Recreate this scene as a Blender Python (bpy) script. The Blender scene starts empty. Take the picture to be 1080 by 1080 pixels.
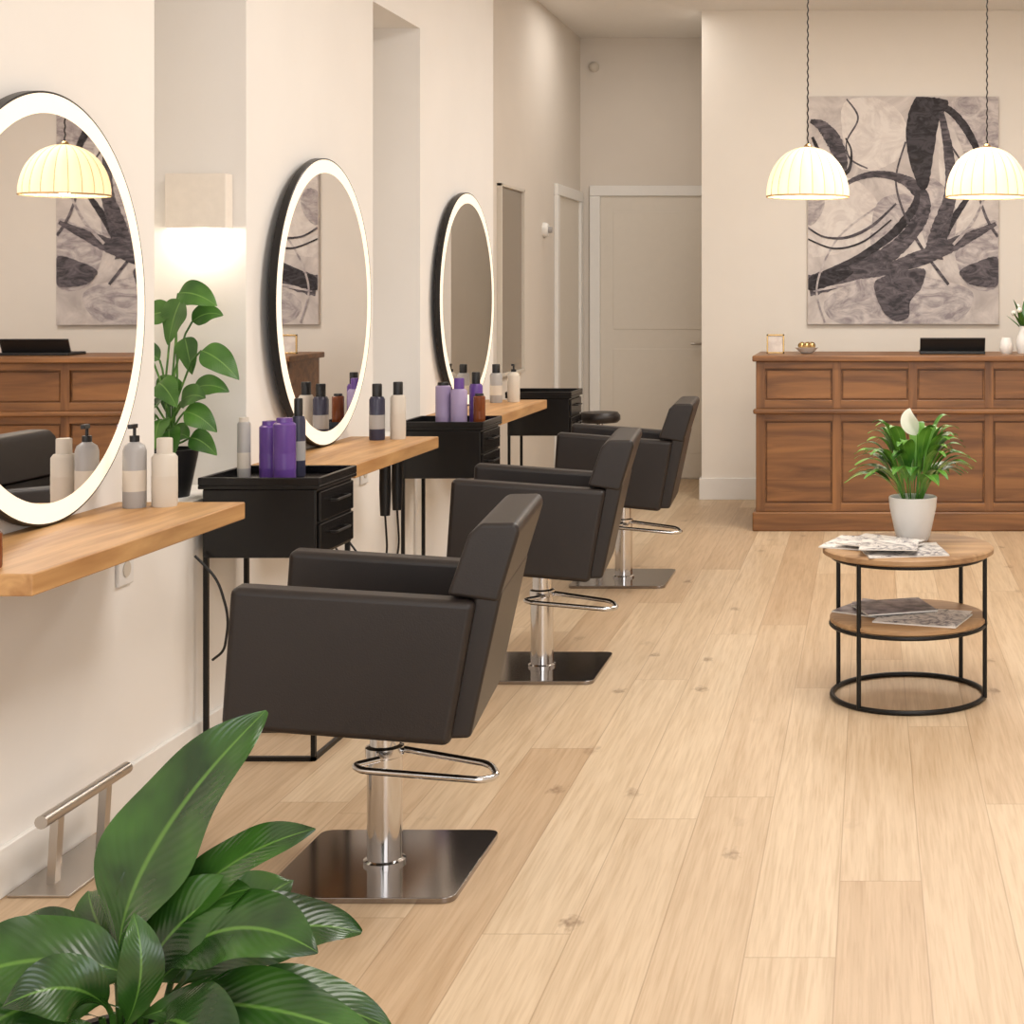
import bpy, bmesh, math, random
from mathutils import Vector, Matrix
random.seed(7)
S=bpy.context.scene
COL=S.collection
def lin(c):
    return tuple(((v/255)/12.92 if v/255<=0.04045 else ((v/255+0.055)/1.055)**2.4) for v in c)+(1,)
# ------------------------------------------------------------ materials
def newmat(name):
    m=bpy.data.materials.new(name); m.use_nodes=True
    nt=m.node_tree; b=nt.nodes['Principled BSDF']
    return m,nt,b
def mat(name,c,rough=0.5,metal=0,emit=None,es=0,noise=0.0,nscale=20,bump=0.0,bscale=200,trans=0,coat=0,spec=0.5,ior=1.45):
    m,nt,b=newmat(name)
    col=lin(c)
    b.inputs['Base Color'].default_value=col
    b.inputs['Roughness'].default_value=rough
    b.inputs['Metallic'].default_value=metal
    b.inputs['IOR'].default_value=ior
    b.inputs['Transmission Weight'].default_value=trans
    b.inputs['Coat Weight'].default_value=coat
    b.inputs['Specular IOR Level'].default_value=spec
    if emit: 
        b.inputs['Emission Color'].default_value=lin(emit); b.inputs['Emission Strength'].default_value=es
    tc=nt.nodes.new('ShaderNodeTexCoord')
    if noise>0:
        n=nt.nodes.new('ShaderNodeTexNoise'); n.inputs['Scale'].default_value=nscale; n.inputs['Detail'].default_value=5
        nt.links.new(tc.outputs['Object'],n.inputs['Vector'])
        r=nt.nodes.new('ShaderNodeValToRGB'); r.color_ramp.elements[0].position=0.3; r.color_ramp.elements[1].position=0.7
        r.color_ramp.elements[0].color=tuple(v*(1-noise) for v in col[:3])+(1,)
        r.color_ramp.elements[1].color=tuple(min(1,v*(1+noise)) for v in col[:3])+(1,)
        nt.links.new(n.outputs['Fac'],r.inputs['Fac']); nt.links.new(r.outputs['Color'],b.inputs['Base Color'])
    if bump>0:
        n=nt.nodes.new('ShaderNodeTexNoise'); n.inputs['Scale'].default_value=bscale; n.inputs['Detail'].default_value=4
        nt.links.new(tc.outputs['Object'],n.inputs['Vector'])
        bp=nt.nodes.new('ShaderNodeBump'); bp.inputs['Strength'].default_value=bump; bp.inputs['Distance'].default_value=0.002
        nt.links.new(n.outputs['Fac'],bp.inputs['Height']); nt.links.new(bp.outputs['Normal'],b.inputs['Normal'])
    return m
def woodmat(name,c1,c2,axis='Y',scale=1.0,rough=0.45):
    m,nt,b=newmat(name)
    tc=nt.nodes.new('ShaderNodeTexCoord'); mp=nt.nodes.new('ShaderNodeMapping')
    s={'X':(1.2,14,14),'Y':(14,1.2,14),'Z':(14,14,1.2)}[axis]
    mp.inputs['Scale'].default_value=tuple(v*scale for v in s)
    nt.links.new(tc.outputs['Object'],mp.inputs['Vector'])
    n=nt.nodes.new('ShaderNodeTexNoise'); n.inputs['Scale'].default_value=1.6; n.inputs['Detail'].default_value=9; n.inputs['Distortion'].default_value=0.8
    nt.links.new(mp.outputs['Vector'],n.inputs['Vector'])
    r=nt.nodes.new('ShaderNodeValToRGB'); e=r.color_ramp.elements
    e[0].position=0.3; e[0].color=lin(c1); e[1].position=0.7; e[1].color=lin(c2)
    nt.links.new(n.outputs['Fac'],r.inputs['Fac']); nt.links.new(r.outputs['Color'],b.inputs['Base Color'])
    b.inputs['Roughness'].default_value=rough
    bp=nt.nodes.new('ShaderNodeBump'); bp.inputs['Strength'].default_value=0.15; bp.inputs['Distance'].default_value=0.001
    nt.links.new(n.outputs['Fac'],bp.inputs['Height']); nt.links.new(bp.outputs['Normal'],b.inputs['Normal'])
    return m
def brushmat(name,c1,c2,scale=(5,5,5),lo=.42,hi=.58,rough=.75):
    m,nt,b=newmat(name)
    tc=nt.nodes.new('ShaderNodeTexCoord'); mp=nt.nodes.new('ShaderNodeMapping'); mp.inputs['Scale'].default_value=scale; mp.inputs['Rotation'].default_value=(0,.6,0)
    nt.links.new(tc.outputs['Object'],mp.inputs['Vector'])
    n=nt.nodes.new('ShaderNodeTexNoise'); n.inputs['Scale'].default_value=1; n.inputs['Detail'].default_value=10; n.inputs['Roughness'].default_value=.65; n.inputs['Distortion'].default_value=1.5
    nt.links.new(mp.outputs['Vector'],n.inputs['Vector'])
    r=nt.nodes.new('ShaderNodeValToRGB'); e=r.color_ramp.elements
    e[0].position=lo; e[0].color=lin(c1); e[1].position=hi; e[1].color=lin(c2)
    nt.links.new(n.outputs['Fac'],r.inputs['Fac']); nt.links.new(r.outputs['Color'],b.inputs['Base Color']); b.inputs['Roughness'].default_value=rough
    return m
def floormat():
    m,nt,b=newmat('oak_plank_floor'); N=nt.nodes; L=nt.links
    def math_(op,a,bv=None,c=None):
        n=N.new('ShaderNodeMath'); n.operation=op
        for i,v in enumerate((a,bv,c)):
            if v is None: continue
            if isinstance(v,(int,float)): n.inputs[i].default_value=v
            else: L.new(v,n.inputs[i])
        return n.outputs[0]
    g=N.new('ShaderNodeNewGeometry'); sp=N.new('ShaderNodeSeparateXYZ'); L.new(g.outputs['Position'],sp.inputs[0])
    x,y=sp.outputs[0],sp.outputs[1]
    px=math_('DIVIDE',math_('ADD',x,10.075),0.2); c=math_('FLOOR',px); fx=math_('FRACT',px)
    w1=N.new('ShaderNodeTexWhiteNoise'); w1.noise_dimensions='1D'; L.new(c,w1.inputs['W'])
    py=math_('ADD',math_('DIVIDE',y,2.3),math_('MULTIPLY',w1.outputs['Value'],9.0)); r=math_('FLOOR',py); fy=math_('FRACT',py)
    cb=N.new('ShaderNodeCombineXYZ'); L.new(c,cb.inputs[0]); L.new(r,cb.inputs[1])
    w2=N.new('ShaderNodeTexWhiteNoise'); w2.noise_dimensions='2D'; L.new(cb.outputs[0],w2.inputs['Vector'])
    rp=N.new('ShaderNodeValToRGB'); e=rp.color_ramp.elements
    e[0].position=0; e[0].color=lin((196,170,139)); e[1].position=1; e[1].color=lin((214,193,164))
    L.new(w2.outputs['Value'],rp.inputs['Fac'])
    cv=N.new('ShaderNodeCombineXYZ'); L.new(math_('MULTIPLY',x,30),cv.inputs[0]); L.new(math_('MULTIPLY',y,1.2),cv.inputs[1]); L.new(math_('MULTIPLY',w2.outputs['Value'],40),cv.inputs[2])
    gn=N.new('ShaderNodeTexNoise'); gn.inputs['Scale'].default_value=1.0; gn.inputs['Detail'].default_value=8; gn.inputs['Distortion'].default_value=1.0; L.new(cv.outputs[0],gn.inputs['Vector'])
    gr=N.new('ShaderNodeValToRGB'); e=gr.color_ramp.elements
    e[0].position=0.32; e[0].color=(0.78,0.72,0.64,1); e[1].position=0.6; e[1].color=(1.03,1.02,1.01,1); L.new(gn.outputs['Fac'],gr.inputs['Fac'])
    mx=N.new('ShaderNodeMixRGB'); mx.blend_type='MULTIPLY'; mx.inputs[0].default_value=0.6; L.new(rp.outputs[0],mx.inputs[1]); L.new(gr.outputs[0],mx.inputs[2])
    cv2=N.new('ShaderNodeCombineXYZ'); L.new(math_('MULTIPLY',x,140),cv2.inputs[0]); L.new(math_('MULTIPLY',y,5),cv2.inputs[1]); L.new(math_('MULTIPLY',w2.outputs['Value'],90),cv2.inputs[2])
    fn=N.new('ShaderNodeTexNoise'); fn.inputs['Scale'].default_value=1.0; fn.inputs['Detail'].default_value=4; L.new(cv2.outputs[0],fn.inputs['Vector'])
    fr=N.new('ShaderNodeValToRGB'); e=fr.color_ramp.elements; e[0].position=.3; e[0].color=(.84,.79,.73,1); e[1].position=.55; e[1].color=(1,1,1,1); L.new(fn.outputs['Fac'],fr.inputs['Fac'])
    mxf=N.new('ShaderNodeMixRGB'); mxf.blend_type='MULTIPLY'; mxf.inputs[0].default_value=0.8; L.new(mx.outputs[0],mxf.inputs[1]); L.new(fr.outputs[0],mxf.inputs[2])
    kv=N.new('ShaderNodeCombineXYZ'); L.new(math_('MULTIPLY',x,3.7),kv.inputs[0]); L.new(math_('MULTIPLY',y,1.9),kv.inputs[1])
    dn=N.new('ShaderNodeTexNoise'); dn.inputs['Scale'].default_value=14; dn.inputs['Detail'].default_value=6; L.new(kv.outputs[0],dn.inputs['Vector'])
    va=N.new('ShaderNodeVectorMath'); va.operation='MULTIPLY_ADD'; L.new(dn.outputs['Color'],va.inputs[0]); va.inputs[1].default_value=(0.30,0.2,0); L.new(kv.outputs[0],va.inputs[2])
    vo=N.new('ShaderNodeTexVoronoi'); vo.voronoi_dimensions='2D'; vo.inputs['Scale'].default_value=1.0; L.new(va.outputs[0],vo.inputs['Vector'])
    k=N.new('ShaderNodeMapRange'); k.inputs[1].default_value=0.01; k.inputs[2].default_value=0.10; k.inputs[3].default_value=1; k.inputs[4].default_value=0; L.new(vo.outputs['Distance'],k.inputs[0])
    spc=N.new('ShaderNodeSeparateColor'); L.new(vo.outputs['Color'],spc.inputs[0])
    sel=math_('GREATER_THAN',spc.outputs[0],0.6)
    kk=math_('MULTIPLY',math_('MULTIPLY',k.outputs[0],sel),math_('MULTIPLY',spc.outputs[1],.8))
    m2=N.new('ShaderNodeMixRGB'); L.new(kk,m2.inputs[0]); L.new(mxf.outputs[0],m2.inputs[1]); m2.inputs[2].default_value=lin((112,82,56))
    ex=math_('MINIMUM',fx,math_('SUBTRACT',1,fx)); sx=math_('LESS_THAN',ex,0.008)
    ey=math_('MINIMUM',fy,math_('SUBTRACT',1,fy)); sy=math_('LESS_THAN',ey,0.0009)
    sm=math_('MULTIPLY',math_('MAXIMUM',sx,sy),0.38)
    m3=N.new('ShaderNodeMixRGB'); L.new(sm,m3.inputs[0]); L.new(m2.outputs[0],m3.inputs[1]); m3.inputs[2].default_value=lin((126,94,64))
    L.new(m3.outputs[0],b.inputs['Base Color'])
    b.inputs['Roughness'].default_value=0.42
    bp=N.new('ShaderNodeBump'); bp.inputs['Strength'].default_value=0.12; bp.inputs['Distance'].default_value=0.001; L.new(gn.outputs['Fac'],bp.inputs['Height']); L.new(bp.outputs[0],b.inputs['Normal'])
    return m
def leafmat(name,c1,c2,c3,rough=0.35,vb=.15):
    m,nt,b=newmat(name); N=nt.nodes; L=nt.links
    uv=N.new('ShaderNodeUVMap'); sp=N.new('ShaderNodeSeparateXYZ'); L.new(uv.outputs[0],sp.inputs[0])
    a=N.new('ShaderNodeMath'); a.operation='SUBTRACT'; L.new(sp.outputs[0],a.inputs[0]); a.inputs[1].default_value=0.5
    ab=N.new('ShaderNodeMath'); ab.operation='ABSOLUTE'; L.new(a.outputs[0],ab.inputs[0])
    mr=N.new('ShaderNodeMapRange'); L.new(ab.outputs[0],mr.inputs[0]); mr.inputs[1].default_value=0.01; mr.inputs[2].default_value=0.035; mr.inputs[3].default_value=0.8; mr.inputs[4].default_value=0
    v=N.new('ShaderNodeMath'); v.operation='MULTIPLY_ADD'; L.new(ab.outputs[0],v.inputs[0]); v.inputs[1].default_value=-0.5; L.new(sp.outputs[1],v.inputs[2])
    s=N.new('ShaderNodeMath'); s.operation='MULTIPLY'; L.new(v.outputs[0],s.inputs[0]); s.inputs[1].default_value=120
    si=N.new('ShaderNodeMath'); si.operation='SINE'; L.new(s.outputs[0],si.inputs[0])
    tc=N.new('ShaderNodeTexCoord'); n=N.new('ShaderNodeTexNoise'); n.inputs['Scale'].default_value=9; L.new(tc.outputs['Object'],n.inputs['Vector'])
    r=N.new('ShaderNodeValToRGB'); e=r.color_ramp.elements; e[0].position=.35; e[0].color=lin(c1); e[1].position=.65; e[1].color=lin(c2); L.new(n.outputs['Fac'],r.inputs['Fac'])
    mx=N.new('ShaderNodeMixRGB'); L.new(mr.outputs[0],mx.inputs[0]); L.new(r.outputs[0],mx.inputs[1]); mx.inputs[2].default_value=lin(c3)
    L.new(mx.outputs[0],b.inputs['Base Color']); b.inputs['Roughness'].default_value=rough
    bp=N.new('ShaderNodeBump'); bp.inputs['Strength'].default_value=vb; bp.inputs['Distance'].default_value=.002; L.new(si.outputs[0],bp.inputs['Height']); L.new(bp.outputs[0],b.inputs['Normal'])
    return m
M={}
M['wall']=mat('wall_plaster',(237,233,228),0.85,noise=0.015,nscale=3,bump=0.08,bscale=120)
M['wallb']=mat('wall_plaster_back',(236,229,219),0.85,noise=0.015,nscale=3,bump=0.08,bscale=120)
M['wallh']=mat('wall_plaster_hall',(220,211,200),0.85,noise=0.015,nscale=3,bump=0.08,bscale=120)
M['ceil']=mat('ceiling_paint',(236,232,227),0.9,noise=0.01)
M['trim']=mat('trim_paint',(233,230,225),0.5,noise=0.01)
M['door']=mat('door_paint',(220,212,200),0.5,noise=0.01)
M['floor']=floormat()
M['shelf']=woodmat('honey_oak',(160,113,66),(206,161,107),'Y')
M['walnut']=woodmat('desk_oak_h',(97,62,35),(148,102,60),'X',0.8,0.42)
M['walnutv']=woodmat('desk_oak_v',(97,62,35),(148,102,60),'Z',0.8,0.42)
M['ttop']=woodmat('table_oak',(140,106,74),(188,152,112),'X',1.0,0.5)
M['leather']=mat('chair_leather',(36,30,28),0.43,noise=0.08,nscale=6,bump=0.15,bscale=260)
M['chrome']=mat('chrome',(205,203,202),0.12,1.0)
M['plate']=mat('polished_plate',(150,144,141),0.12,1.0)
M['steel']=mat('brushed_steel',(190,184,178),0.3,1.0)
M['black']=mat('black_lacquer',(13,12,13),0.25)
M['bmetal']=mat('black_metal',(20,19,19),0.4,0.3)
M['bplas']=mat('black_plastic',(24,23,24),0.4)
M['mirror']=mat('mirror_glass',(234,232,231),0.01,1.0)
M['ring']=mat('led_ring',(225,213,195),0.4,emit=(255,237,212),es=0.74)
M['rim']=mat('mirror_rim_dark',(38,36,36),0.35,0.4)
M['purple']=mat('purple_bottle',(98,66,142),0.3)
M['lilac']=mat('lilac_bottle',(164,148,184),0.35)
M['grey']=mat('grey_bottle',(164,161,159),0.35)
M['beige']=mat('beige_bottle',(208,199,186),0.4)
M['navy']=mat('navy_bottle',(52,52,72),0.3)
M['amber']=mat('amber_bottle',(120,62,30),0.2)
M['white']=mat('white_ceramic',(230,228,225),0.4)
M['gold']=mat('gold',(190,158,108),0.25,1.0)
M['leafd']=leafmat('dark_leaf',(24,52,17),(52,92,30),(92,132,54),0.27,.12)
M['leafm']=leafmat('mid_leaf',(48,90,33),(84,132,50),(120,160,80))
M['leafl']=leafmat('lily_leaf',(52,104,32),(106,158,56),(145,186,88))
M['petal']=mat('petal',(240,240,228),0.5)
M['soil']=mat('soil',(40,28,20),0.9,noise=.3)
M['canvas']=brushmat('canvas_ground',(184,174,170),(220,211,205),(3,3,3),.35,.6)
M['ink']=brushmat('paint_black',(36,33,36),(70,65,70),(9,9,16))
M['ink2']=brushmat('paint_charcoal',(58,54,59),(128,119,124),(8,8,18),.40,.70)
M['ink3']=brushmat('paint_greywash',(150,140,143),(210,201,197),(6,6,10),.38,.6)
M['ink4']=brushmat('paint_cream',(210,200,194),(230,222,215),(5,5,5))
M['mag']=mat('magazine_cover',(130,122,128),0.35,noise=0.85,nscale=22)
M['mag2']=brushmat('magazine_cover_pale',(96,92,104),(226,220,214),(16,16,16),.38,.52,.35)
M['paper']=mat('paper',(230,227,222),0.6)
M['dark']=mat('dim_glass',(140,128,114),0.2)
M['bulb']=mat('bulb_glow',(255,240,210),.5,emit=(255,226,185),es=4)
M['seam']=mat('shade_seam',(200,172,132),.8)
# ------------------------------------------------------------ geometry helpers
def link(o,parent=None):
    COL.objects.link(o)
    if parent: o.parent=parent
    return o
def empty(name,loc=(0,0,0),rz=0):
    e=bpy.data.objects.new(name,None); e.location=loc; e.rotation_euler=(0,0,rz); e.empty_display_size=.1
    COL.objects.link(e); return e
def mk(name,bm,m,parent=None,smooth=False,bevel=0,seg=3,loc=None,rot=None):
    me=bpy.data.meshes.new(name); bmesh.ops.recalc_face_normals(bm,faces=bm.faces); bm.to_mesh(me); bm.free()
    me.materials.append(m)
    o=bpy.data.objects.new(name,me)
    if smooth or bevel:
        for p in me.polygons: p.use_smooth=True
    if loc is not None: o.location=loc
    if rot is not None: o.rotation_euler=rot
    if bevel:
        b=o.modifiers.new('b','BEVEL'); b.width=bevel; b.segments=seg; b.limit_method='ANGLE'; b.angle_limit=math.radians(40); b.harden_normals=True
    return link(o,parent)
def addbox(bm,a,b):
    r=bmesh.ops.create_cube(bm,size=1)
    c=[(a[i]+b[i])/2 for i in range(3)]; s=[abs(b[i]-a[i]) for i in range(3)]
    for v in r['verts']: v.co=Vector((c[0]+v.co.x*s[0],c[1]+v.co.y*s[1],c[2]+v.co.z*s[2]))
def box(name,a,b,m,parent=None,bevel=0,seg=3):
    c=[(a[i]+b[i])/2 for i in range(3)]
    bm=bmesh.new(); addbox(bm,[a[i]-c[i] for i in range(3)],[b[i]-c[i] for i in range(3)])
    return mk(name,bm,m,parent,bevel=bevel,seg=seg,loc=c)
def boxes(name,lst,m,parent=None,bevel=0,seg=2):
    bm=bmesh.new()
    for a,b in lst: addbox(bm,a,b)
    return mk(name,bm,m,parent,bevel=bevel,seg=seg)
def lathe(name,prof,m,parent=None,loc=(0,0,0),n=32,smooth=True,rib=0,ribn=0):
    bm=bmesh.new(); rings=[]
    for r,z in prof:
        ring=[]
        for i in range(n):
            a=2*math.pi*i/n; rr=r*(1-rib*(1-abs(math.cos(a*ribn/2)))) if rib else r
            ring.append(bm.verts.new((rr*math.cos(a),rr*math.sin(a),z)))
        rings.append(ring)
    for k in range(len(rings)-1):
        for i in range(n):
            bm.faces.new((rings[k][i],rings[k][(i+1)%n],rings[k+1][(i+1)%n],rings[k+1][i]))
    if prof[0][0]>1e-4 and not rib: bm.faces.new(rings[0])
    if prof[-1][0]>1e-4 and not rib: bm.faces.new(rings[-1])
    bmesh.ops.remove_doubles(bm,verts=bm.verts,dist=1e-6)
    o=mk(name,bm,m,parent,smooth=smooth,loc=loc)
    if smooth:
        e=o.modifiers.new('e','EDGE_SPLIT'); e.split_angle=math.radians(45)
    return o
def tube(name,pts,r,m,parent=None,cyclic=False,smooth=True):
    cu=bpy.data.curves.new(name,'CURVE'); cu.dimensions='3D'; cu.bevel_depth=r; cu.bevel_resolution=4; cu.use_fill_caps=True
    sp=cu.splines.new('POLY'); sp.points.add(len(pts)-1)
    for i,p in enumerate(pts): sp.points[i].co=(*p,1)
    sp.use_cyclic_u=cyclic
    tmp=bpy.data.objects.new(name+'_t',cu); COL.objects.link(tmp)
    dg=bpy.context.evaluated_depsgraph_get(); me=bpy.data.meshes.new_from_object(tmp.evaluated_get(dg))
    bpy.data.objects.remove(tmp); bpy.data.curves.remove(cu)
    me.materials.clear(); me.materials.append(m); me.name=name
    for p in me.polygons: p.use_smooth=True
    return link(bpy.data.objects.new(name,me),parent)
def rounded(pts,rad,n=5,closed=False):
    out=[]; m=len(pts)
    for i,p in enumerate(pts):
        if not closed and i in (0,m-1): out.append(Vector(p)); continue
        p=Vector(p); a=(Vector(pts[i-1])-p); b=(Vector(pts[(i+1)%m])-p)
        r=min(rad,a.length*.45,b.length*.45); A=p+a.normalized()*r; B=p+b.normalized()*r
        for k in range(n+1):
            t=k/n; out.append((1-t)**2*A+2*t*(1-t)*p+t*t*B)
    return out
def prism(name,prof,y0,y1,m,parent=None,bevel=0.01,seg=3):
    bm=bmesh.new()
    a=[bm.verts.new((x,y0,z)) for x,z in prof]; b=[bm.verts.new((x,y1,z)) for x,z in prof]
    n=len(prof); bm.faces.new(a); bm.faces.new(b[::-1])
    for i in range(n): bm.faces.new((a[i],a[(i+1)%n],b[(i+1)%n],b[i]))
    return mk(name,bm,m,parent,bevel=bevel,seg=seg)
def leafgeo(bm,uvl,base,ctrl,tip,w,nh,fold=0.25,n=14,start=0.0,wave=0.0,peak=0.45):
    base,ctrl,tip,nh=map(Vector,(base,ctrl,tip,nh)); rows=[]
    ph=random.random()*6
    for i in range(n+1):
        t=i/n; p=(1-t)**2*base+2*t*(1-t)*ctrl+t*t*tip
        tg=(2*(1-t)*(ctrl-base)+2*t*(tip-ctrl)).normalized()
        side=tg.cross(nh)
        if side.length<1e-3: side=Vector((1,0,0))
        side.normalize(); up=side.cross(tg).normalized()
        tt=max(0,(t-start)/(1-start))
        q=tt**(math.log(.5)/math.log(peak))
        ww=w*0.5*max(0.0,math.sin(math.pi*q))**0.85+0.0012
        row=[]
        for j in range(-3,4):
            s=j/3
            wv=wave*w*math.sin(t*14+ph+(1 if s>0 else 0)*2)*abs(s)**2
            row.append(bm.verts.new(p+side*s*ww+up*(fold*abs(s)*ww*(1.25-.5*abs(s))+wv)))
        rows.append((row,t))
    for k in range(n):
        for j in range(6):
            f=bm.faces.new((rows[k][0][j],rows[k][0][j+1],rows[k+1][0][j+1],rows[k+1][0][j])); f.smooth=True
            for l in f.loops:
                for (rw,t) in (rows[k],rows[k+1]):
                    if l.vert in rw: l[uvl].uv=(rw.index(l.vert)/6,t)
def leaves(name,specs,m,parent):
    bm=bmesh.new(); uvl=bm.loops.layers.uv.new('UVMap')
    for s in specs: leafgeo(bm,uvl,**s)
    me=bpy.data.meshes.new(name); bm.to_mesh(me); bm.free(); me.materials.append(m)
    o=bpy.data.objects.new(name,me); o.modifiers.new('sub','SUBSURF').levels=1
    o.modifiers['sub'].render_levels=1
    return link(o,parent)
# ------------------------------------------------------------ room
CH=3.385; XL=-2.083; XF=-2.226; XO=-2.65; YB=10.83; YH=12.0; XR=3.6; YF=-2.0; XC=-1.168
box('floor',(XO,YF-.2,-.1),(XR+.2,YH+.2,0),M['floor'])
box('ceiling',(XO,YF-.2,CH),(XR+.2,YH+.2,CH+.1),M['ceil'])
SIL=.80; NT=2.66
for a,b in [((XO,YF,0),(XL,4.55,CH)),((XO,5.22,0),(XL,6.55,CH)),((XO,7.235,0),(XL,8.64,CH)),
  ((XO,4.55,0),(XL,5.22,SIL)),((XO,4.55,NT),(XL,5.22,CH)),((XO,6.55,0),(XL,7.235,SIL)),((XO,6.55,NT),(XL,7.235,CH)),
  ((XO,4.55,SIL),(-2.45,5.22,NT)),((XO,6.55,SIL),(-2.40,7.235,NT)),
  ((XO,8.64,0),(XF,YH,CH))]:
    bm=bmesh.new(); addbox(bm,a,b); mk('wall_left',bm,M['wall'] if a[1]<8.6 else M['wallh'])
boxes('wall_back',[((XC,YB,0),(XR,YH,CH))],M['wallb'])
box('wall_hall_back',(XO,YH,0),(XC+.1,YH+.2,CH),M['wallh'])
box('wall_right',(XR,YF,0),(XR+.2,YH,CH),M['wall'])
boxes('wall_front',[((XO,YF-.2,0),(-1.6,YF,CH)),((2.9,YF-.2,0),(XR+.2,YF,CH)),((-1.6,YF-.2,0),(2.9,YF,.5)),((-1.6,YF-.2,2.8),(2.9,YF,CH))],M['wall'])
w=empty('added_window_1')  # unseen window added behind the camera to go with the daylight fill
boxes('frame',[((-1.6,YF-.14,.5),(2.9,YF-.06,.56)),((-1.6,YF-.14,2.74),(2.9,YF-.06,2.8)),((-1.6,YF-.14,.5),(-1.54,YF-.06,2.8)),((2.84,YF-.14,.5),(2.9,YF-.06,2.8)),((-.13,YF-.14,.5),(-.07,YF-.06,2.8)),((1.37,YF-.14,.5),(1.43,YF-.06,2.8))],M['trim'],w,.005)
BH=.12;BT=.016
def base(name,a,b): box(name,a,b,M['trim'],bevel=.004)
base('baseboard_left',(XL,YF,0),(XL+BT,8.64+BT,BH))
base('baseboard_left_far',(XF,8.66,0),(XF+BT,10.95,BH))
base('baseboard_back',(XC-BT,YB-BT,0),(XR,YB,BH+.03))
base('baseboard_hall',(XC-BT,YB,0),(XC,YH,BH+.03))
base('baseboard_right',(XR-BT,YF,0),(XR,YB-BT,BH))
d=empty('door_1',(-1.66,YH,0)); ox=1.66
boxes('casing',[((-2.15+ox,-.03,0),(-2.07+ox,0,2.17)),((-2.15+ox,-.03,2.17),(XC-BT+ox,0,2.25)),],M['trim'],d,.006)
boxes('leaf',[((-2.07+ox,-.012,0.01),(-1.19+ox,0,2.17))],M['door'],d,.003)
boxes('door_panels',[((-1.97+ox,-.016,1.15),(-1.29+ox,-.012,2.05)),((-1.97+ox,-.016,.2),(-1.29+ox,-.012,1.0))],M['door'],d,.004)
tube('handle',[(-1.26+ox,-.012,1.04),(-1.26+ox,-.06,1.04),(-1.37+ox,-.06,1.04)],.009,M['steel'],d)
d=empty('door_2',(XF,11.48,0)); oy=-11.48
boxes('casing',[((0,11.0+oy,0),(.03,11.08+oy,2.12)),((0,11.0+oy,2.12),(.03,11.97+oy,2.20)),((0,11.89+oy,0),(.03,11.97+oy,2.12))],M['trim'],d,.006)
box('leaf',(0,11.08+oy,.01),(.01,11.89+oy,2.12),M['door'],d)
wm=empty('wall_mirror',(XF,9.635,1.51))
boxes('frame',[((0,-.315,-.58),(.03,-.295,.58)),((0,.295,-.58),(.03,.315,.58)),((0,-.315,.56),(.03,.315,.58)),((0,-.315,-.58),(.03,.315,-.56))],M['beige'],wm,.003)
box('glass',(0,-.295,-.56),(.012,.295,.56),M['dark'],wm)
th=empty('wall_thermostat',(XF,10.65,1.86))
lathe('housing',[(0,.0),(.05,.0),(.05,.02),(.04,.035),(0,.035)],M['trim'],th,n=24).rotation_euler=(0,math.pi/2,0)
lathe('dial',[(.0,.035),(.022,.035),(.02,.06),(0,.062)],M['grey'],th,n=20).rotation_euler=(0,math.pi/2,0)
al=empty('motion_sensor',(-2.12,YH,3.16))
lathe('dome',[(0,0),(.04,0),(.036,.03),(.02,.045),(0,.05)],M['beige'],al,n=24).rotation_euler=(math.pi/2,0,0)
for (yy,zz) in ((4.36,.673),(6.42,.70)):
    s=empty('wall_socket',(XL,yy,zz))
    box('plate',(0,-.045,-.045),(.01,.045,.045),M['white'],s,.004)
    lathe('inset',[(0,0),(.02,0),(.022,.003),(0,.003)],M['beige'],s,loc=(.0095,0,0),n=20).rotation_euler=(0,math.pi/2,0)
# ------------------------------------------------------------ shelves
for (y0,y1) in ((3.23,4.33),(5.26,6.27),(7.33,8.37)):
    s=empty('wall_shelf',(XL,y0,0))
    box('plank',(0,0,.817),(.353,y1-y0,.864),M['shelf'],s,.004)
    for yy in (.2,y1-y0-.2):
        boxes('bracket',[((0,yy-.015,.70),(.012,yy+.015,.817)),((0,yy-.015,.805),(.22,yy+.015,.817))],M['bmetal'],s)
# ------------------------------------------------------------ mirrors
def mirror(yc,rz):
    e=empty('round_led_mirror',(XL,yc,1.405)); e.rotation_euler=(0,0,rz)
    R=.538
    def disc(name,prof,m,smooth=True):
        o=lathe(name,prof,m,e,n=128); o.rotation_euler=(0,math.pi/2,0); return o
    disc('rim',[(0,.022),(R,.022),(R,.046),(R-.004,.048),(R-.004,.043),(0,.043)],M['rim'])
    bm=bmesh.new(); n=128; A=[];B=[]
    for i in range(n):
        a=2*math.pi*i/n
        A.append(bm.verts.new((.047,(R-.005)*math.cos(a),(R-.005)*math.sin(a)))); B.append(bm.verts.new((.047,(R-.056)*math.cos(a),(R-.056)*math.sin(a))))
    for i in range(n): bm.faces.new((A[i],A[(i+1)%n],B[(i+1)%n],B[i]))
    o=mk('led_ring',bm,M['ring'],e)
    for p in o.data.polygons:
        if p.normal.x<0: p.flip()
    bm=bmesh.new(); bm.faces.new([bm.verts.new((.0475,(R-.054)*math.cos(2*math.pi*i/n),(R-.054)*math.sin(2*math.pi*i/n))) for i in range(n)])
    mk('mirror_glass',bm,M['mirror'],e)
mirror(3.90,math.radians(2.25)); mirror(5.87,math.radians(.9)); mirror(7.93,0)
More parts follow.
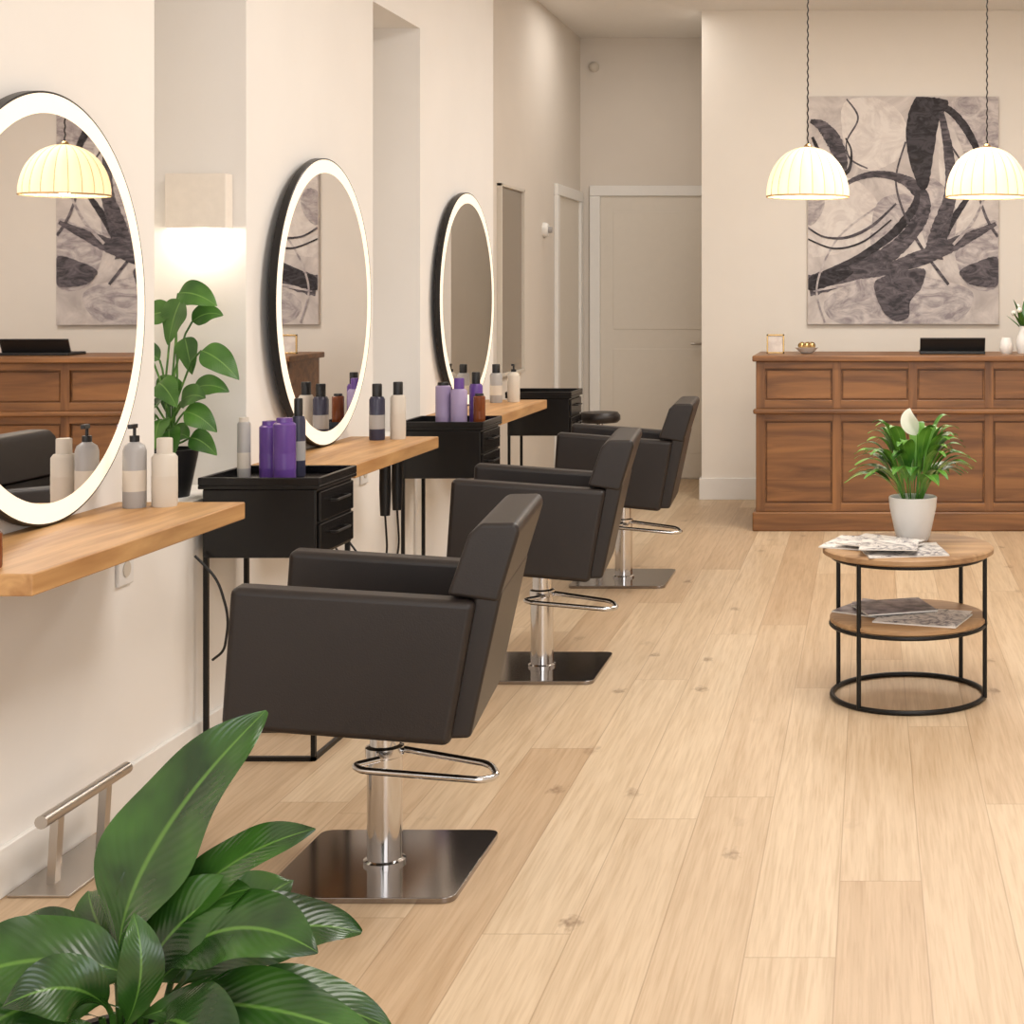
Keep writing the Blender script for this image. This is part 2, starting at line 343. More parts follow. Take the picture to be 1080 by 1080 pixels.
# ------------------------------------------------------------ station cabinets
def cabinet(y0):
    e=empty('styling_station_cabinet',(-2.065,y0,0)); W=.365; D=.35
    box('body',(.01,.01,.625),(W-.004,D-.01,.838),M['black'],e,.006)
    boxes('tray',[((0,0,.838),(W+.01,D,.850)),((0,0,.850),(W+.01,.012,.874)),((0,D-.012,.850),(W+.01,D,.874)),((0,.012,.850),(.012,D-.012,.874)),((W-.002,.012,.850),(W+.01,D-.012,.874))],M['black'],e,.003)
    for k,(a,b) in enumerate(((.636,.728),(.736,.828))):
        box('drawer_%d'%(k+1),(W-.004,.022,a),(W+.006,D-.022,b),M['black'],e,.003)
        z=(a+b)/2+.01
        tube('handle_%d'%(k+1),rounded([(W+.006,.11,z),(W+.026,.11,z),(W+.026,D-.11,z),(W+.006,D-.11,z)],.01),.004,M['bmetal'],e)
    lg=[]
    for x in (.012,W-.022):
        for y in (.012,D-.026): lg.append(((x,y,0),(x+.014,y+.014,.63)))
    lg+= [((.012,.012,0),(W-.008,.026,.014)),((.012,D-.026,0),(W-.008,D-.012,.014)),((W-.022,.012,0),(W-.008,D-.012,.014))]
    boxes('legs',lg,M['bmetal'],e)
    return e
for y0 in (4.80,6.83,8.84): cabinet(y0)
# ------------------------------------------------------------ chairs
def chair(loc,rz):
    e=empty('salon_chair',loc)
    q=.235
    pts=rounded([(-q,-q,0),(q,-q,0),(q,q,0),(-q,q,0)],.035,6,True)
    bm=bmesh.new(); f=bm.faces.new([bm.verts.new(p) for p in pts])
    r=bmesh.ops.extrude_face_region(bm,geom=[f])
    for v in r['geom']:
        if isinstance(v,bmesh.types.BMVert): v.co.z=.014
    mk('base_plate',bm,M['plate'],e,bevel=.002,seg=2)
    lathe('hydraulic_column',[(.0,.012),(.052,.012),(.052,.022),(.043,.026),(.043,.28),(.047,.283),(.047,.305),(.036,.31),(.036,.42),(0,.42)],M['chrome'],e,n=40)
    top=bpy.data.objects.new('seat_unit',None); COL.objects.link(top); top.parent=e; top.rotation_euler=(0,0,rz)
    tube('lever_loop',rounded([(.0,-.045,.285),(-.05,-.09,.283),(-.02,-.12,.28),(.27,-.10,.25),(.30,-.07,.25),(.27,-.01,.262),(.02,.05,.285)],.035),.0085,M['chrome'],e)
    box('seat_mount',(-.13,-.12,.385),(.13,.12,.43),M['bmetal'],top,.004)
    prism('seat_cushion',[(-.30,.46),(.20,.435),(.24,.52),(-.29,.555)],-.215,.215,M['leather'],top,.025,4)
    prism('seat_base',[(-.27,.43),(.18,.395),(.20,.46),(-.27,.47)],-.21,.21,M['leather'],top,.01)
    arm=[(-.312,.436),(.205,.380),(.265,.718),(-.290,.764)]
    prism('armrest_near',arm,-.295,-.215,M['leather'],top,.018,4)
    prism('armrest_far',arm,.215,.295,M['leather'],top,.018,4)
    # inner back cushion stops inside the solid upper back
    prism('backrest',[(.155,.48),(.235,.40),(.285,.60),(.322,.76),(.235,.78),(.180,.64)],-.213,.213,M['leather'],top,.012,4)
    prism('backrest_upper',[(.196,.731),(.315,.712),(.366,.880),(.357,.900),(.272,.900),(.246,.874)],-.275,.275,M['leather'],top,.016,4)
    prism('backrest_shell',[(.190,.392),(.250,.392),(.325,.74),(.262,.74)],-.270,.270,M['leather'],top,.010,3)
    return e
chair((-1.220,3.93,0),math.radians(6))
chair((-1.255,5.98,0),math.radians(5))
chair((-1.235,7.83,0),math.radians(3))
st=empty('salon_stool',(-1.62,9.35,0))
lathe('seat',[(0,.66),(.11,.66),(.125,.675),(.125,.70),(.11,.72),(0,.725)],M['leather'],st)
lathe('column',[(0,.05),(.025,.05),(.022,.66),(0,.66)],M['chrome'],st)
for k in range(5):
    a=2*math.pi*k/5; tube('foot_%d'%(k+1),[(0,0,.07),(.17*math.cos(a),.17*math.sin(a),.03)],.015,M['chrome'],st)
    lathe('caster_%d'%(k+1),[(0,0),(.018,.004),(.02,.02),(.014,.035),(0,.038)],M['bplas'],st,loc=(.17*math.cos(a),.17*math.sin(a),0),n=16)
f=empty('footrest_bar',(-2.0,3.93,0))
box('floor_plate',(-.06,-.2,0),(.09,.22,.008),M['steel'],f,.003)
tube('bar',[(.03,-.215,.185),(.03,.215,.185)],.016,M['steel'],f)
for y in (-.12,.12): boxes('upright',[((.0,y-.014,.008),(.02,y+.014,.178))],M['steel'],f).rotation_euler=(0,0.06,0)
# ------------------------------------------------------------ reception desk
e=empty('reception_desk',(-.69,9.42,0)); DW=2.35; DD=.62
box('carcass',(0.01,.03,.0),(DW-.01,DD,1.02),M['walnut'],e)
box('top_slab',(-.02,-.025,1.02),(DW+.02,DD+.02,1.056),M['walnut'],e,.008)
box('ledge',(-.015,-.03,.705),(DW+.015,.04,.735),M['walnut'],e,.010)
box('plinth',(-.02,-.02,0),(DW+.02,DD,.115),M['walnut'],e,.010)
n=5; SW=.055; pw=(DW-SW)/n-SW
for k,(z0,z1) in enumerate(((.115,.705),(.735,1.02))):
    boxes('rails_%d'%k,[((0,.008,z0),(DW,.03,z0+.05)),((0,.008,z1-.045),(DW,.03,z1))],M['walnut'],e,.004)
    boxes('stiles_%d'%k,[((i*(pw+SW),.007,z0),(i*(pw+SW)+SW,.03,z1)) for i in range(n+1)],M['walnutv'],e,.004)
    boxes('panels_%d'%k,[((i*(pw+SW)+SW+.008,.021,z0+.058),((i+1)*(pw+SW)-.008,.032,z1-.053)) for i in range(n)],M['walnut'],e,.005)
ZT=1.056
e=empty('photo_frame',(-.59,9.72,ZT)); 
boxes('frame',[((-.055,0,0),(-.045,.012,.12)),((.045,0,0),(.055,.012,.12)),((-.055,0,0),(.055,.012,.01)),((-.055,0,.11),(.055,.012,.12))],M['gold'],e,.001)
box('picture',(-.045,.004,.01),(.045,.01,.11),M['ink4'],e)
box('easel_back',(-.01,.01,0),(.01,.06,.05),M['bplas'],e)
e=empty('decorative_bowl',(-.395,9.7,ZT))
lathe('bowl',[(.0,0),(.03,0),(.045,.012),(.075,.04),(.072,.04),(.04,.016),(0,.012)],M['white'],e)
for i,(x,y) in enumerate(((-.03,0),(.03,.01),(0,-.02),(.005,.03))):
    bm=bmesh.new(); bmesh.ops.create_icosphere(bm,subdivisions=3,radius=.025); mk('ornament_%d'%i,bm,M['gold'],e,True,loc=(x,y,.048))
e=empty('laptop',(.505,9.72,ZT))
box('base',(-.2,-.13,0),(.2,.13,.018),M['bplas'],e,.004)
o=box('lid',(-.2,-.006,0),(.2,.006,.10),M['bplas'],e,.003); o.location=(0,-.105,.055); o.rotation_euler=(.45,0,0)
e=empty('ceramic_cup',(.84,9.66,ZT)); lathe('cup',[(0,0),(.03,0),(.045,.03),(.04,.07),(.028,.1),(.022,.1),(.03,.07),(0,.05)],M['white'],e)
e=empty('flower_vase',(.955,9.76,ZT)); lathe('vase',[(0,0),(.035,0),(.05,.05),(.04,.10),(.022,.15),(.026,.17),(.02,.17),(0,.12)],M['white'],e)
sp=[]
for i in range(14):
    a=random.random()*6.28; r=.04+random.random()*.09; z=.22+random.random()*.12
    t=Vector((r*math.cos(a),r*math.sin(a),z)); sp.append(dict(base=(0,0,.14),ctrl=(t.x*.3,t.y*.3,z*.8),tip=tuple(t),w=.03,nh=(math.cos(a),math.sin(a),.3),n=8))
leaves('foliage',sp,M['leafm'],e)
for i in range(6):
    a=i*1.05; bm=bmesh.new(); bmesh.ops.create_icosphere(bm,subdivisions=2,radius=.018); mk('bloom_%d'%i,bm,M['petal'],e,True,loc=(.06*math.cos(a),.05*math.sin(a),.25+.02*(i%3)))
# ------------------------------------------------------------ painting
e=empty('abstract_painting',(.2265,YB,2.0)); hw=.66; hh=.787
box('canvas',(-hw,-.035,-hh),(hw,-.002,hh),M['canvas'],e,.003)
def PP(p): return ((p[0]-952.5)/152.3,(222-p[1])/152.3)
lay=[0]
rr_=random.Random(3)
def catmull(P,n=8,closed=False):
    out=[];m=len(P)
    for i in range(m if closed else m-1):
        g=(lambda k:P[k%m]) if closed else (lambda k:P[max(0,min(m-1,k))])
        p0,p1,p2,p3=g(i-1),g(i),g(i+1),g(i+2)
        for k in range(n):
            t=k/n; out.append(tuple(.5*((2*p1[j])+(-p0[j]+p2[j])*t+(2*p0[j]-5*p1[j]+4*p2[j]-p3[j])*t*t+(-p0[j]+3*p1[j]-3*p2[j]+p3[j])*t**3) for j in range(len(p1))))
    if not closed: out.append(tuple(P[-1]))
    return out
def cl(x,z): return max(-hw+.004,min(hw-.004,x)),max(-hh+.004,min(hh-.004,z))
def blob(pts,m,jit=.003):
    lay[0]+=1; y=-.0355-.0002*lay[0]
    bm=bmesh.new(); vs=[]
    for p in catmull([PP(p) for p in pts],10,True):
        x,z=cl(p[0]+rr_.uniform(-jit,jit),p[1]+rr_.uniform(-jit,jit)); vs.append(bm.verts.new((x,y,z)))
    f=bm.faces.new(vs); bmesh.ops.triangulate(bm,faces=[f]); mk('paint_shape',bm,m,e)
def stroke(pts,m,jit=.08):
    lay[0]+=1; y=-.0355-.0002*lay[0]
    c=catmull(pts,14); bm=bmesh.new(); prev=None
    for i,p in enumerate(c):
        q=c[min(i+1,len(c)-1)]; o_=c[max(i-1,0)]
        t=Vector((q[0]-o_[0],q[1]-o_[1])).normalized(); nn=Vector((-t.y,t.x))*max(p[2],.8)/2
        k1=1+rr_.uniform(-jit,jit); k2=1+rr_.uniform(-jit,jit)
        a=cl(*PP((p[0]+nn.x*k1,p[1]+nn.y*k1))); b=cl(*PP((p[0]-nn.x*k2,p[1]-nn.y*k2)))
        va=bm.verts.new((a[0],y,a[1])); vb=bm.verts.new((b[0],y,b[1]))
        if prev: bm.faces.new((prev[0],prev[1],vb,va))
        prev=(va,vb)
    mk('paint_stroke',bm,m,e)
blob([(890,110),(930,106),(955,130),(950,165),(915,180),(893,160)],M['ink4'])
blob([(852,190),(880,185),(910,195),(928,225),(905,258),(870,270),(852,262)],M['ink4'])
blob([(1000,110),(1052,104),(1052,190),(1030,190),(1012,150)],M['ink3'])
blob([(990,160),(1015,165),(1030,200),(1020,235),(1000,240)],M['ink4'])
blob([(870,318),(905,296),(945,288),(985,294),(1025,308),(1010,338),(950,341),(885,340)],M['ink3'])
blob([(1005,252),(1030,240),(1052,236),(1052,300),(1020,300)],M['ink3'])
blob([(978,190),(998,200),(1008,225),(1003,262),(985,272),(972,240)],M['ink3'])
blob([(925,215),(955,205),(968,222),(950,252),(920,262)],M['ink3'])
blob([(852,205),(864,200),(870,215),(862,232),(852,236)],M['ink3'])
stroke([(893,105,1.5),(905,125,2),(893,150,1.5),(897,168,2),(915,178,1.5)],M['ink2'])
stroke([(852,302,22),(882,293,22),(915,280,19),(945,262,17),(966,238,16),(974,214,15),(963,196,13),(945,187,9),(922,184,7),(900,190,5),(882,202,2)],M['ink2'])
stroke([(868,288,4),(905,272,7),(940,248,9),(962,222,9),(968,204,5)],M['ink'])
stroke([(858,306,3),(900,298,4),(935,284,3),(975,270,3)],M['ink3'])
stroke([(905,290,9),(935,284,12),(965,274,16),(1000,260,15),(1030,246,9),(1050,236,4)],M['ink2'])
blob([(852,294),(872,287),(900,286),(884,298),(855,306)],M['ink'])
blob([(965,104),(978,103),(1000,108),(990,130),(984,165),(978,198),(968,196),(957,160),(956,130)],M['ink'])
stroke([(855,128,4),(868,134,12),(880,150,16),(888,170,12),(890,186,4)],M['ink2'])
stroke([(857,145,3),(868,168,5),(882,184,6),(895,180,4),(898,160,2),(892,146,1.5)],M['ink'])
stroke([(985,108,6),(1005,120,8),(1022,142,8),(1032,168,6),(1026,198,5),(1006,230,7),(988,262,9)],M['ink'])
stroke([(992,118,6),(1000,160,10),(1002,205,13),(990,245,18),(984,272,20)],M['ink2'])
stroke([(1000,150,2),(1025,190,2),(1040,230,3),(1052,250,3)],M['ink2'])
stroke([(955,150,2),(945,195,2),(965,250,3),(1000,300,3)],M['ink2'])
stroke([(870,340,2),(862,300,2),(885,250,2),(930,215,2)],M['ink3'])
stroke([(852,240,2),(870,250,2),(895,250,3),(920,238,3),(945,215,2)],M['ink2'])
stroke([(852,252,1.5),(880,262,2),(910,255,2),(940,232,1.5)],M['ink'])
stroke([(1005,258,3),(1025,235,3),(1040,205,2),(1052,180,2)],M['ink3'])
blob([(922,300),(935,290),(955,285),(975,284),(972,302),(960,318),(958,334),(944,338),(930,326)],M['ink2'])
blob([(1012,286),(1030,276),(1052,272),(1052,300),(1034,302),(1020,298)],M['ink2'])
# ------------------------------------------------------------ pendant lamps
shade=bpy.data.materials.new('pleated_fabric'); shade.use_nodes=True
nt=shade.node_tree; nt.nodes.clear()
out=nt.nodes.new('ShaderNodeOutputMaterial'); df=nt.nodes.new('ShaderNodeBsdfDiffuse'); tr=nt.nodes.new('ShaderNodeBsdfTranslucent'); em=nt.nodes.new('ShaderNodeEmission')
df.inputs[0].default_value=lin((232,216,192)); tr.inputs[0].default_value=lin((240,214,178))
em.inputs[0].default_value=lin((255,230,194)); 
tc=nt.nodes.new('ShaderNodeTexCoord'); sx=nt.nodes.new('ShaderNodeSeparateXYZ'); nt.links.new(tc.outputs['Object'],sx.inputs[0])
mr=nt.nodes.new('ShaderNodeMapRange'); mr.inputs[1].default_value=0; mr.inputs[2].default_value=.24; mr.inputs[3].default_value=.36; mr.inputs[4].default_value=.02; nt.links.new(sx.outputs[2],mr.inputs[0]); nt.links.new(mr.outputs[0],em.inputs[1])
m1=nt.nodes.new('ShaderNodeMixShader'); m1.inputs[0].default_value=.25; nt.links.new(df.outputs[0],m1.inputs[1]); nt.links.new(tr.outputs[0],m1.inputs[2])
ad=nt.nodes.new('ShaderNodeAddShader'); nt.links.new(m1.outputs[0],ad.inputs[0]); nt.links.new(em.outputs[0],ad.inputs[1]); nt.links.new(ad.outputs[0],out.inputs[0])
def plight(name,loc,w,col,r=.05,parent=None):
    l=bpy.data.lights.new(name,'POINT'); l.energy=w; l.color=col; l.shadow_soft_size=r
    o=bpy.data.objects.new(name,l); o.location=loc; return link(o,parent)
for X in (-.322,.60):
    e=empty('pendant_lamp',(X,8.05,1.93))
    prof=[(.212,0)]
    for k in range(1,13):
        a=k/12*math.pi/2; prof.append((.214*math.cos(a)**.9 if k<12 else .02,.255*math.sin(a)))
    lathe('shade',prof,shade,e,n=240,rib=.045,ribn=20)
    for i in range(20):
        a=2*math.pi*(i+.5)/20
        tube('seam_%d'%i,[((r*.957+.0008)*math.cos(a),(r*.957+.0008)*math.sin(a),z) for r,z in prof],.0018,M['seam'],e)
    tube('hem',[(.211*math.cos(a*math.pi/24),.211*math.sin(a*math.pi/24),0) for a in range(48)],.0045,M['seam'],e,cyclic=True)
    lathe('cap',[(0,.25),(.022,.25),(.02,.262),(.010,.272),(0,.275)],M['gold'],e,n=24)
    bm=bmesh.new(); bmesh.ops.create_uvsphere(bm,u_segments=20,v_segments=12,radius=.035); mk('bulb',bm,M['bulb'],e,True,loc=(0,0,.12))
    pts=[]
    top=CH-1.93
    for k in range(160):
        z=.27+(top-.27)*k/159; pts.append((.0022*math.sin(k*1.1),.0022*math.cos(k*1.1),z))
    tube('cord',pts,.0036,M['rim'],e)
    lathe('canopy',[(0,top-.03),(.05,top-.03),(.055,top),(0,top)],M['gold'],e,n=24)
    plight('lamp_light',(0,0,.05),8,(1,.86,.66),.05,e)
e=empty('wall_sconce',(-2.225,5.22,1.655))
box('bracket',(-.03,-.015,.06),(.03,0,.12),M['trim'],e,.002)
sm=mat('sconce_fabric',(230,222,212),.8,emit=(255,226,190),es=.05,noise=.03,nscale=30)
boxes('fabric_shade',[((-.10,-.065,0),(.10,-.061,.18)),((-.10,-.009,0),(.10,-.005,.18)),((-.10,-.061,0),(-.096,-.009,.18)),((.096,-.061,0),(.10,-.009,.18)),((-.096,-.061,.176),(.096,-.009,.18))],sm,e,.002)
plight('sconce_light',(0,-.036,.0),3.0,(1,.86,.70),.03,e)
# ------------------------------------------------------------ coffee table
T=Vector((.135,5.6,0))
e=empty('round_side_table',T)
lathe('table_top',[(0,.510),(.296,.510),(.306,.516),(.306,.530),(.298,.537),(0,.537)],M['ttop'],e,n=64)
lathe('lower_shelf',[(0,.268),(.272,.268),(.28,.274),(.28,.286),(.272,.292),(0,.292)],M['ttop'],e,n=64)
def ringp(r,z,n=64): return [(r*math.cos(2*math.pi*i/n),r*math.sin(2*math.pi*i/n),z) for i in range(n)]
tube('ring_top',ringp(.272,.503),.008,M['bmetal'],e,True)
tube('ring_mid',ringp(.277,.262),.007,M['bmetal'],e,True)
tube('ring_floor',ringp(.272,.009),.009,M['bmetal'],e,True)
for k,a in enumerate((-129,155,-14,44)):
    a=math.radians(a); x,y=.278*math.cos(a),.278*math.sin(a)
    tube('leg_%d'%(k+1),[(x,y,.009),(x,y,.505)],.008,M['bmetal'],e)
def mag(x,y,z,rz,m,w=.21,h=.28,t=.006):
    g=empty('magazine',(T.x+x,T.y+y,z)); g.rotation_euler=(0,0,rz)
    box('pages',(-w/2,-h/2,0),(w/2-.001,h/2,t*.8),M['paper'],g); 
    bm=bmesh.new(); N=10
    vs=[[bm.verts.new((-w/2+w*i/N,s*h/2,t*.85+.004*math.sin(i/N*math.pi)+(.010*((i/N)**4)))) for s in (-1,1)] for i in range(N+1)]
    for i in range(N): bm.faces.new((vs[i][0],vs[i+1][0],vs[i+1][1],vs[i][1]))
    mk('cover',bm,m,g,True)
mag(-.15,-.01,.537,1.2,M['mag2']); mag(-.02,-.15,.537,1.75,M['mag2'],t=.005); mag(-.10,-.08,.554,.95,M['mag2'],.18,.26); mag(-.07,-.18,.560,1.5,M['mag2'],.15,.2,.004)
mag(.05,-.09,.292,1.25,M['mag2'],.23,.3); mag(-.10,.04,.292,1.0,M['mag']); mag(-.05,.02,.306,1.9,M['mag'],.19,.26)
e=empty('potted_peace_lily',(T.x+.02,T.y+.11,.538))
lathe('pot',[(0,0),(.055,0),(.064,.02),(.085,.12),(.088,.155),(.080,.157),(.076,.13),(0,.13)],M['white'],e,n=96)
tube('pot_rim',ringp(.084,.156,48),.004,M['white'],e,True)
lathe('soil',[(0,.128),(.074,.128),(.07,.137),(0,.14)],M['soil'],e)
sp=[]
for i in range(76):
    a=random.random()*6.283; el=random.random()
    rr=.11+.155*(1-el*.75)*random.uniform(.85,1.1); z=.20+.04+.21*el*random.uniform(.75,1)
    b=Vector((.03*math.cos(a),.03*math.sin(a),.135)); t=Vector((rr*math.cos(a),rr*math.sin(a)*.95,z-.03*(1-el)))
    c=Vector((rr*.5*math.cos(a),rr*.5*math.sin(a),z+.06))
    sp.append(dict(base=b,ctrl=c,tip=t,w=random.uniform(.034,.056),nh=(0.001-math.cos(a)*.5,-math.sin(a)*.5,1),start=.3,n=12,wave=.05,peak=.42))
leaves('foliage',sp,M['leafl'],e)
leaves('spathe',[dict(base=(.015,-.03,.385),ctrl=(-.03,-.05,.44),tip=(-.012,-.05,.485),w=.062,nh=(-.2,-1,.3),fold=.5,n=10)],M['petal'],e)
tube('flower_stalk',[(.02,0,.13),(.02,-.015,.25),(.015,-.03,.39)],.003,M['leafl'],e)
# ------------------------------------------------------------ niche plant
e=empty('potted_climbing_plant',(-2.21,4.93,SIL))
lathe('pot',[(0,0),(.06,0),(.085,.13),(.088,.15),(.08,.15),(.076,.12),(0,.12)],M['bplas'],e,n=40)
lathe('soil',[(0,.118),(.074,.118),(.07,.128),(0,.13)],M['soil'],e)
L=[(.04,.0,.62,.15,.10,(-.3,0,-1)),(.02,.02,.64,.13,.09,(.9,0,-.3)),(.0,.02,.58,.13,.09,(-1,0,-.4)),(.11,-.02,.46,.15,.09,(.9,0,-.7)),(-.06,-.05,.48,.12,.08,(-.9,0,-.3)),(.05,.0,.50,.12,.08,(.2,0,-1)),
   (.07,-.05,.27,.12,.08,(.8,0,-.5)),(-.02,-.08,.31,.13,.09,(-.8,0,-.5)),(.0,.03,.38,.12,.08,(-.2,0,-1)),(.08,.0,.34,.11,.07,(1,0,-.1)),(-.05,-.03,.22,.12,.08,(-.7,0,-.6)),(.04,-.09,.22,.12,.08,(.3,-.5,-.8)),(.06,.03,.55,.10,.07,(1,0,.2)),(.02,-.1,.25,.11,.08,(.1,-.6,-.7)),(-.03,0,.43,.11,.07,(-1,0,.3)),(.09,-.06,.19,.11,.07,(.9,-.2,-.5)),(-.01,-.05,.36,.11,.08,(.6,-.3,-.6)),(0,-.08,.20,.12,.09,(-.5,-.3,-.5)),(.05,-.03,.30,.12,.08,(.7,-.4,.1)),(-.03,-.03,.26,.11,.08,(.3,-.7,.2)),(.02,-.02,.18,.11,.08,(.7,-.6,.1))]
sp=[]
for i,(x,y,z,l,w_,dr) in enumerate(L):
    dr=Vector(dr).normalized(); b=Vector((x,y,z)); t=b+dr*l
    sp.append(dict(base=b,ctrl=b+dr*l*.5+Vector((0,-.01,.03)),tip=t,w=w_,nh=(random.uniform(-.3,.3),-1,.55),fold=.2,peak=.36,n=12,wave=.03))
    tube('stem_%d'%(i+1),[(.01*math.cos(i),.01*math.sin(i),.12),(x*.25+.02*math.sin(i*2),y*.3,.12+(z-.12)*.5),(x*.7,y*.7,z*.93),(x,y,z)],.0032,M['leafm'],e)
leaves('foliage',sp,M['leafm'],e)
# ------------------------------------------------------------ foreground plant
PX,PY=-1.10,2.32
e=empty('potted_aspidistra',(PX,PY,0))
lathe('pot',[(0,0),(.13,0),(.17,.28),(.175,.31),(.16,.31),(.155,.27),(0,.27)],M['bplas'],e,n=48)
lathe('soil',[(0,.265),(.152,.265),(.14,.278),(0,.28)],M['soil'],e)
FL=[
 ((-.016,0,.426),(-.02,-.02,.60),(.165,.10,.80),.175,(-.45,-1,.45),.2),
 ((.03,0,.44),(.085,.0,.60),(.27,.02,.645),.095,(-.1,-.7,1),.3),
 ((.03,-.02,.42),(.155,-.05,.58),(.316,-.10,.51),.12,(.1,-.8,1),.25),
 ((.014,-.04,.378),(.17,-.10,.48),(.42,-.12,.387),.105,(.1,-.8,1),.25),
 ((.014,-.06,.37),(.085,-.10,.47),(.035,-.06,.55),.06,(.5,-1,.2),.25),
 ((.03,.0,.42),(-.09,-.05,.52),(-.235,-.10,.45),.14,(-.2,-.8,1),.2),
 ((.0,-.03,.40),(-.085,-.10,.48),(-.195,-.14,.37),.12,(-.3,-1,.8),.2),
 ((-.03,.03,.40),(-.12,.05,.48),(-.25,.12,.46),.09,(-.1,-.6,1),.2),
 ((.056,-.04,.37),(.14,-.14,.47),(.236,-.2,.37),.12,(.2,-1,.8),.2),
 ((.04,.04,.38),(.14,.10,.50),(.30,.14,.44),.12,(.2,-.7,1),.2),
 ((.014,-.03,.40),(.07,-.02,.55),(.19,-.02,.57),.10,(0,-1,.7),.2),
 ((.0,-.05,.40),(-.014,-.12,.50),(-.10,-.16,.46),.09,(-.2,-1,.6),.2),
 ((-.014,-.05,.37),(-.027,-.16,.45),(-.11,-.22,.34),.10,(-.1,-1,.6),.15),
 ((.03,-.05,.356),(.07,-.18,.44),(.125,-.24,.31),.11,(.1,-1,.6),.15),
 ((-.014,.05,.40),(-.10,.1,.46),(-.15,.18,.49),.09,(-.2,-1,.5),.2),
 ((.04,.05,.40),(.10,.1,.48),(.17,.2,.50),.12,(.2,-1,.5),.2),
 ((.056,0,.356),(.22,0,.44),(.376,.05,.33),.10,(.1,-.8,1),.2),
 ((-.03,-.02,.38),(-.13,-.06,.44),(-.25,-.06,.39),.11,(-.1,-.8,1),.2),
 ((.02,.0,.42),(.0,.02,.56),(.06,.05,.62),.09,(.2,-1,.3),.2),
 ((.0,.06,.38),(.05,.12,.44),(.12,.2,.44),.12,(.2,-1,.6),.2),
]
sp=[]
for b,c,t,w_,nh,stt in FL:
    sp.append(dict(base=b,ctrl=c,tip=t,w=w_,nh=nh,start=stt*.5,n=20,wave=.06,fold=.24,peak=.5))
    tube('stalk',[(b[0]*.3,b[1]*.3,.27),(b[0]*.7,b[1]*.7,.33),b],.005,M['leafd'],e)
leaves('foliage',sp,M['leafd'],e)
# ------------------------------------------------------------ bottles
def bottle(x,y,z,r,h,m,kind='pump',cap=None,name='hair_product_bottle'):
    g=empty(name,(x,y,z)); cap=cap or M['bplas']
    if kind=='pump':
        lathe('body',[(0,0),(r*.95,0),(r,.006),(r,h*.68),(r*.85,h*.74),(r*.35,h*.79),(r*.35,h*.82),(0,h*.82)],m,g,n=28)
        lathe('collar',[(0,h*.79),(r*.42,h*.79),(r*.42,h*.86),(0,h*.86)],cap,g,n=20)
        lathe('stem',[(0,h*.86),(r*.14,h*.86),(r*.14,h*.96),(0,h*.96)],cap,g,n=12)
        box('nozzle',(-r*.2,-r*.9,h*.95),(r*.2,r*.25,h),cap,g,.001)
    elif kind=='cap':
        lathe('body',[(0,0),(r*.95,0),(r,.006),(r,h*.72),(r*.8,h*.77),(0,h*.78)],m,g,n=28)
        lathe('cap',[(0,h*.77),(r*.62,h*.77),(r*.62,h*.985),(r*.56,h),(0,h)],cap,g,n=24)
    else:
        lathe('body',[(0,0),(r*.95,0),(r,.004),(r,h*.9),(r*.8,h*.93),(0,h*.93)],m,g,n=28)
        lathe('cap',[(0,h*.92),(r*.75,h*.92),(r*.7,h),(0,h)],cap,g,n=24)
    lathe('label',[(r*1.01,h*.2),(r*1.01,h*.45)],M['grey'] if m is M['navy'] else (M['beige'] if m is M['grey'] else m),g,n=28)
    return g
ZS=.864; ZC=.850
bottle(-1.985,4.22,ZS,.030,.225,M['grey'],'pump'); bottle(-1.915,4.245,ZS,.033,.185,M['beige'],'cap',M['beige'])
bottle(-1.86,3.30,ZS,.026,.10,M['amber'],'cap')
bottle(-1.97,4.92,ZC,.020,.20,M['grey'],'can',M['beige']); bottle(-1.905,4.96,ZC,.031,.185,M['purple'],'can',M['purple']); bottle(-1.835,4.90,ZC,.034,.20,M['purple'],'can',M['purple'])
bottle(-1.850,5.06,ZC,.022,.25,M['navy'],'cap')
bottle(-1.93,6.12,ZS,.030,.22,M['navy'],'cap'); bottle(-1.86,6.16,ZS,.030,.225,M['beige'],'cap')
bottle(-1.90,6.96,ZC,.034,.19,M['lilac'],'can'); bottle(-1.825,6.94,ZC,.036,.21,M['lilac'],'cap',M['purple']); bottle(-1.78,7.06,ZC,.03,.23,M['purple'],'cap'); bottle(-1.74,6.96,ZC,.026,.14,M['amber'],'can')
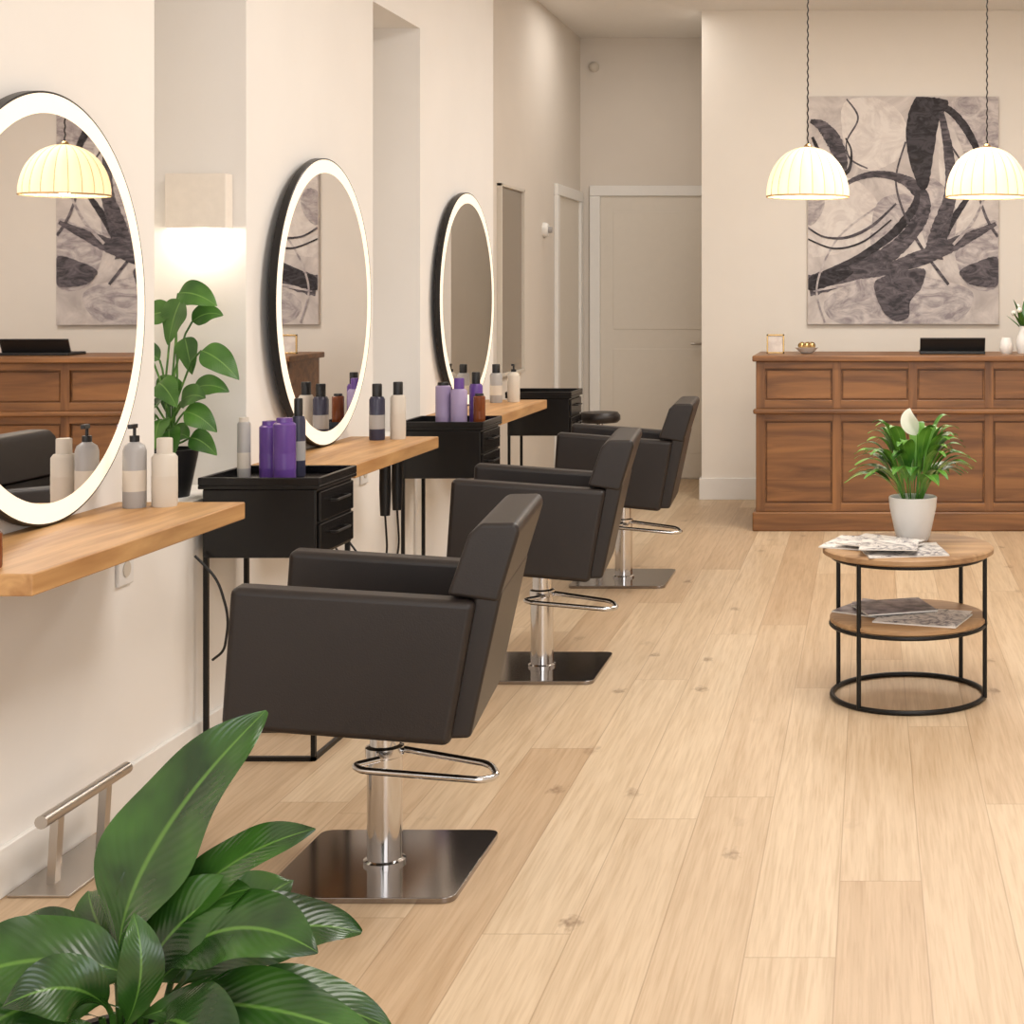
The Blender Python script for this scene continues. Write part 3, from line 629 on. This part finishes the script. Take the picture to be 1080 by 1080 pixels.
bottle(-1.95,8.15,ZS,.032,.20,M['grey'],'cap'); bottle(-1.87,8.2,ZS,.032,.20,M['beige'],'pump')
g=empty('power_cable',(-2.0,4.77,.45)); tube('cable',rounded([(-.06,0,.19),(.01,0,.12),(.045,0,.0),(.03,0,-.10),(-.01,.01,-.13)],.05,8),.004,M['bplas'],g)
for y in (5.9,6.05):
    g=empty('hanging_hair_dryer',(-1.83,y,0))
    tube('cable',rounded([(0,0,.60),(.0,.03,.45),(-.03,.02,.33),(-.10,0,.36),(-.24,0,.55)],.05,6),.004,M['bplas'],g)
    lathe('handle',[(0,.60),(.018,.60),(.022,.70),(.02,.817),(0,.817)],M['bplas'],g,n=16)
# ------------------------------------------------------------ lighting
def area(name,loc,rot,sx,sy,w,col):
    l=bpy.data.lights.new(name,'AREA'); l.shape='RECTANGLE'; l.size=sx; l.size_y=sy; l.energy=w; l.color=col
    o=bpy.data.objects.new(name,l); o.location=loc; o.rotation_euler=rot; COL.objects.link(o)
for i,(x,y,w_) in enumerate(((0.3,1.5,54),(.3,5.0,72),(.3,8.3,76),(-1.6,10.6,8))):
    area('added_ceiling_fill',(x,y,CH-.02),(0,0,0),1.2 if i<3 else .7,1.2 if i<3 else .7,w_,(1,.955,.90))  # unseen area lamps added under the ceiling to brighten the room
area('added_daylight_fill',(.65,YF+.02,1.65),(math.radians(90),0,0),4.3,2.2,105,(.94,.965,1))  # added area lamp behind the camera, gives soft cool fill like daylight
wd=bpy.data.worlds.new('World'); S.world=wd; wd.use_nodes=True
wd.node_tree.nodes['Background'].inputs[0].default_value=(1,.98,.95,1); wd.node_tree.nodes['Background'].inputs[1].default_value=.8
# ------------------------------------------------------------ camera
cam=bpy.data.cameras.new('camera'); co=bpy.data.objects.new('camera',cam); COL.objects.link(co)
co.location=(0,0,1.45); co.rotation_euler=(math.radians(90),0,0)
cam.sensor_width=36; cam.lens=36*1650/1080; cam.shift_x=-.35; cam.shift_y=-.2167; cam.clip_start=.05
S.camera=co
try:
    S.view_settings.view_transform='Standard'; S.view_settings.look='None'
except Exception as ex: print(ex)
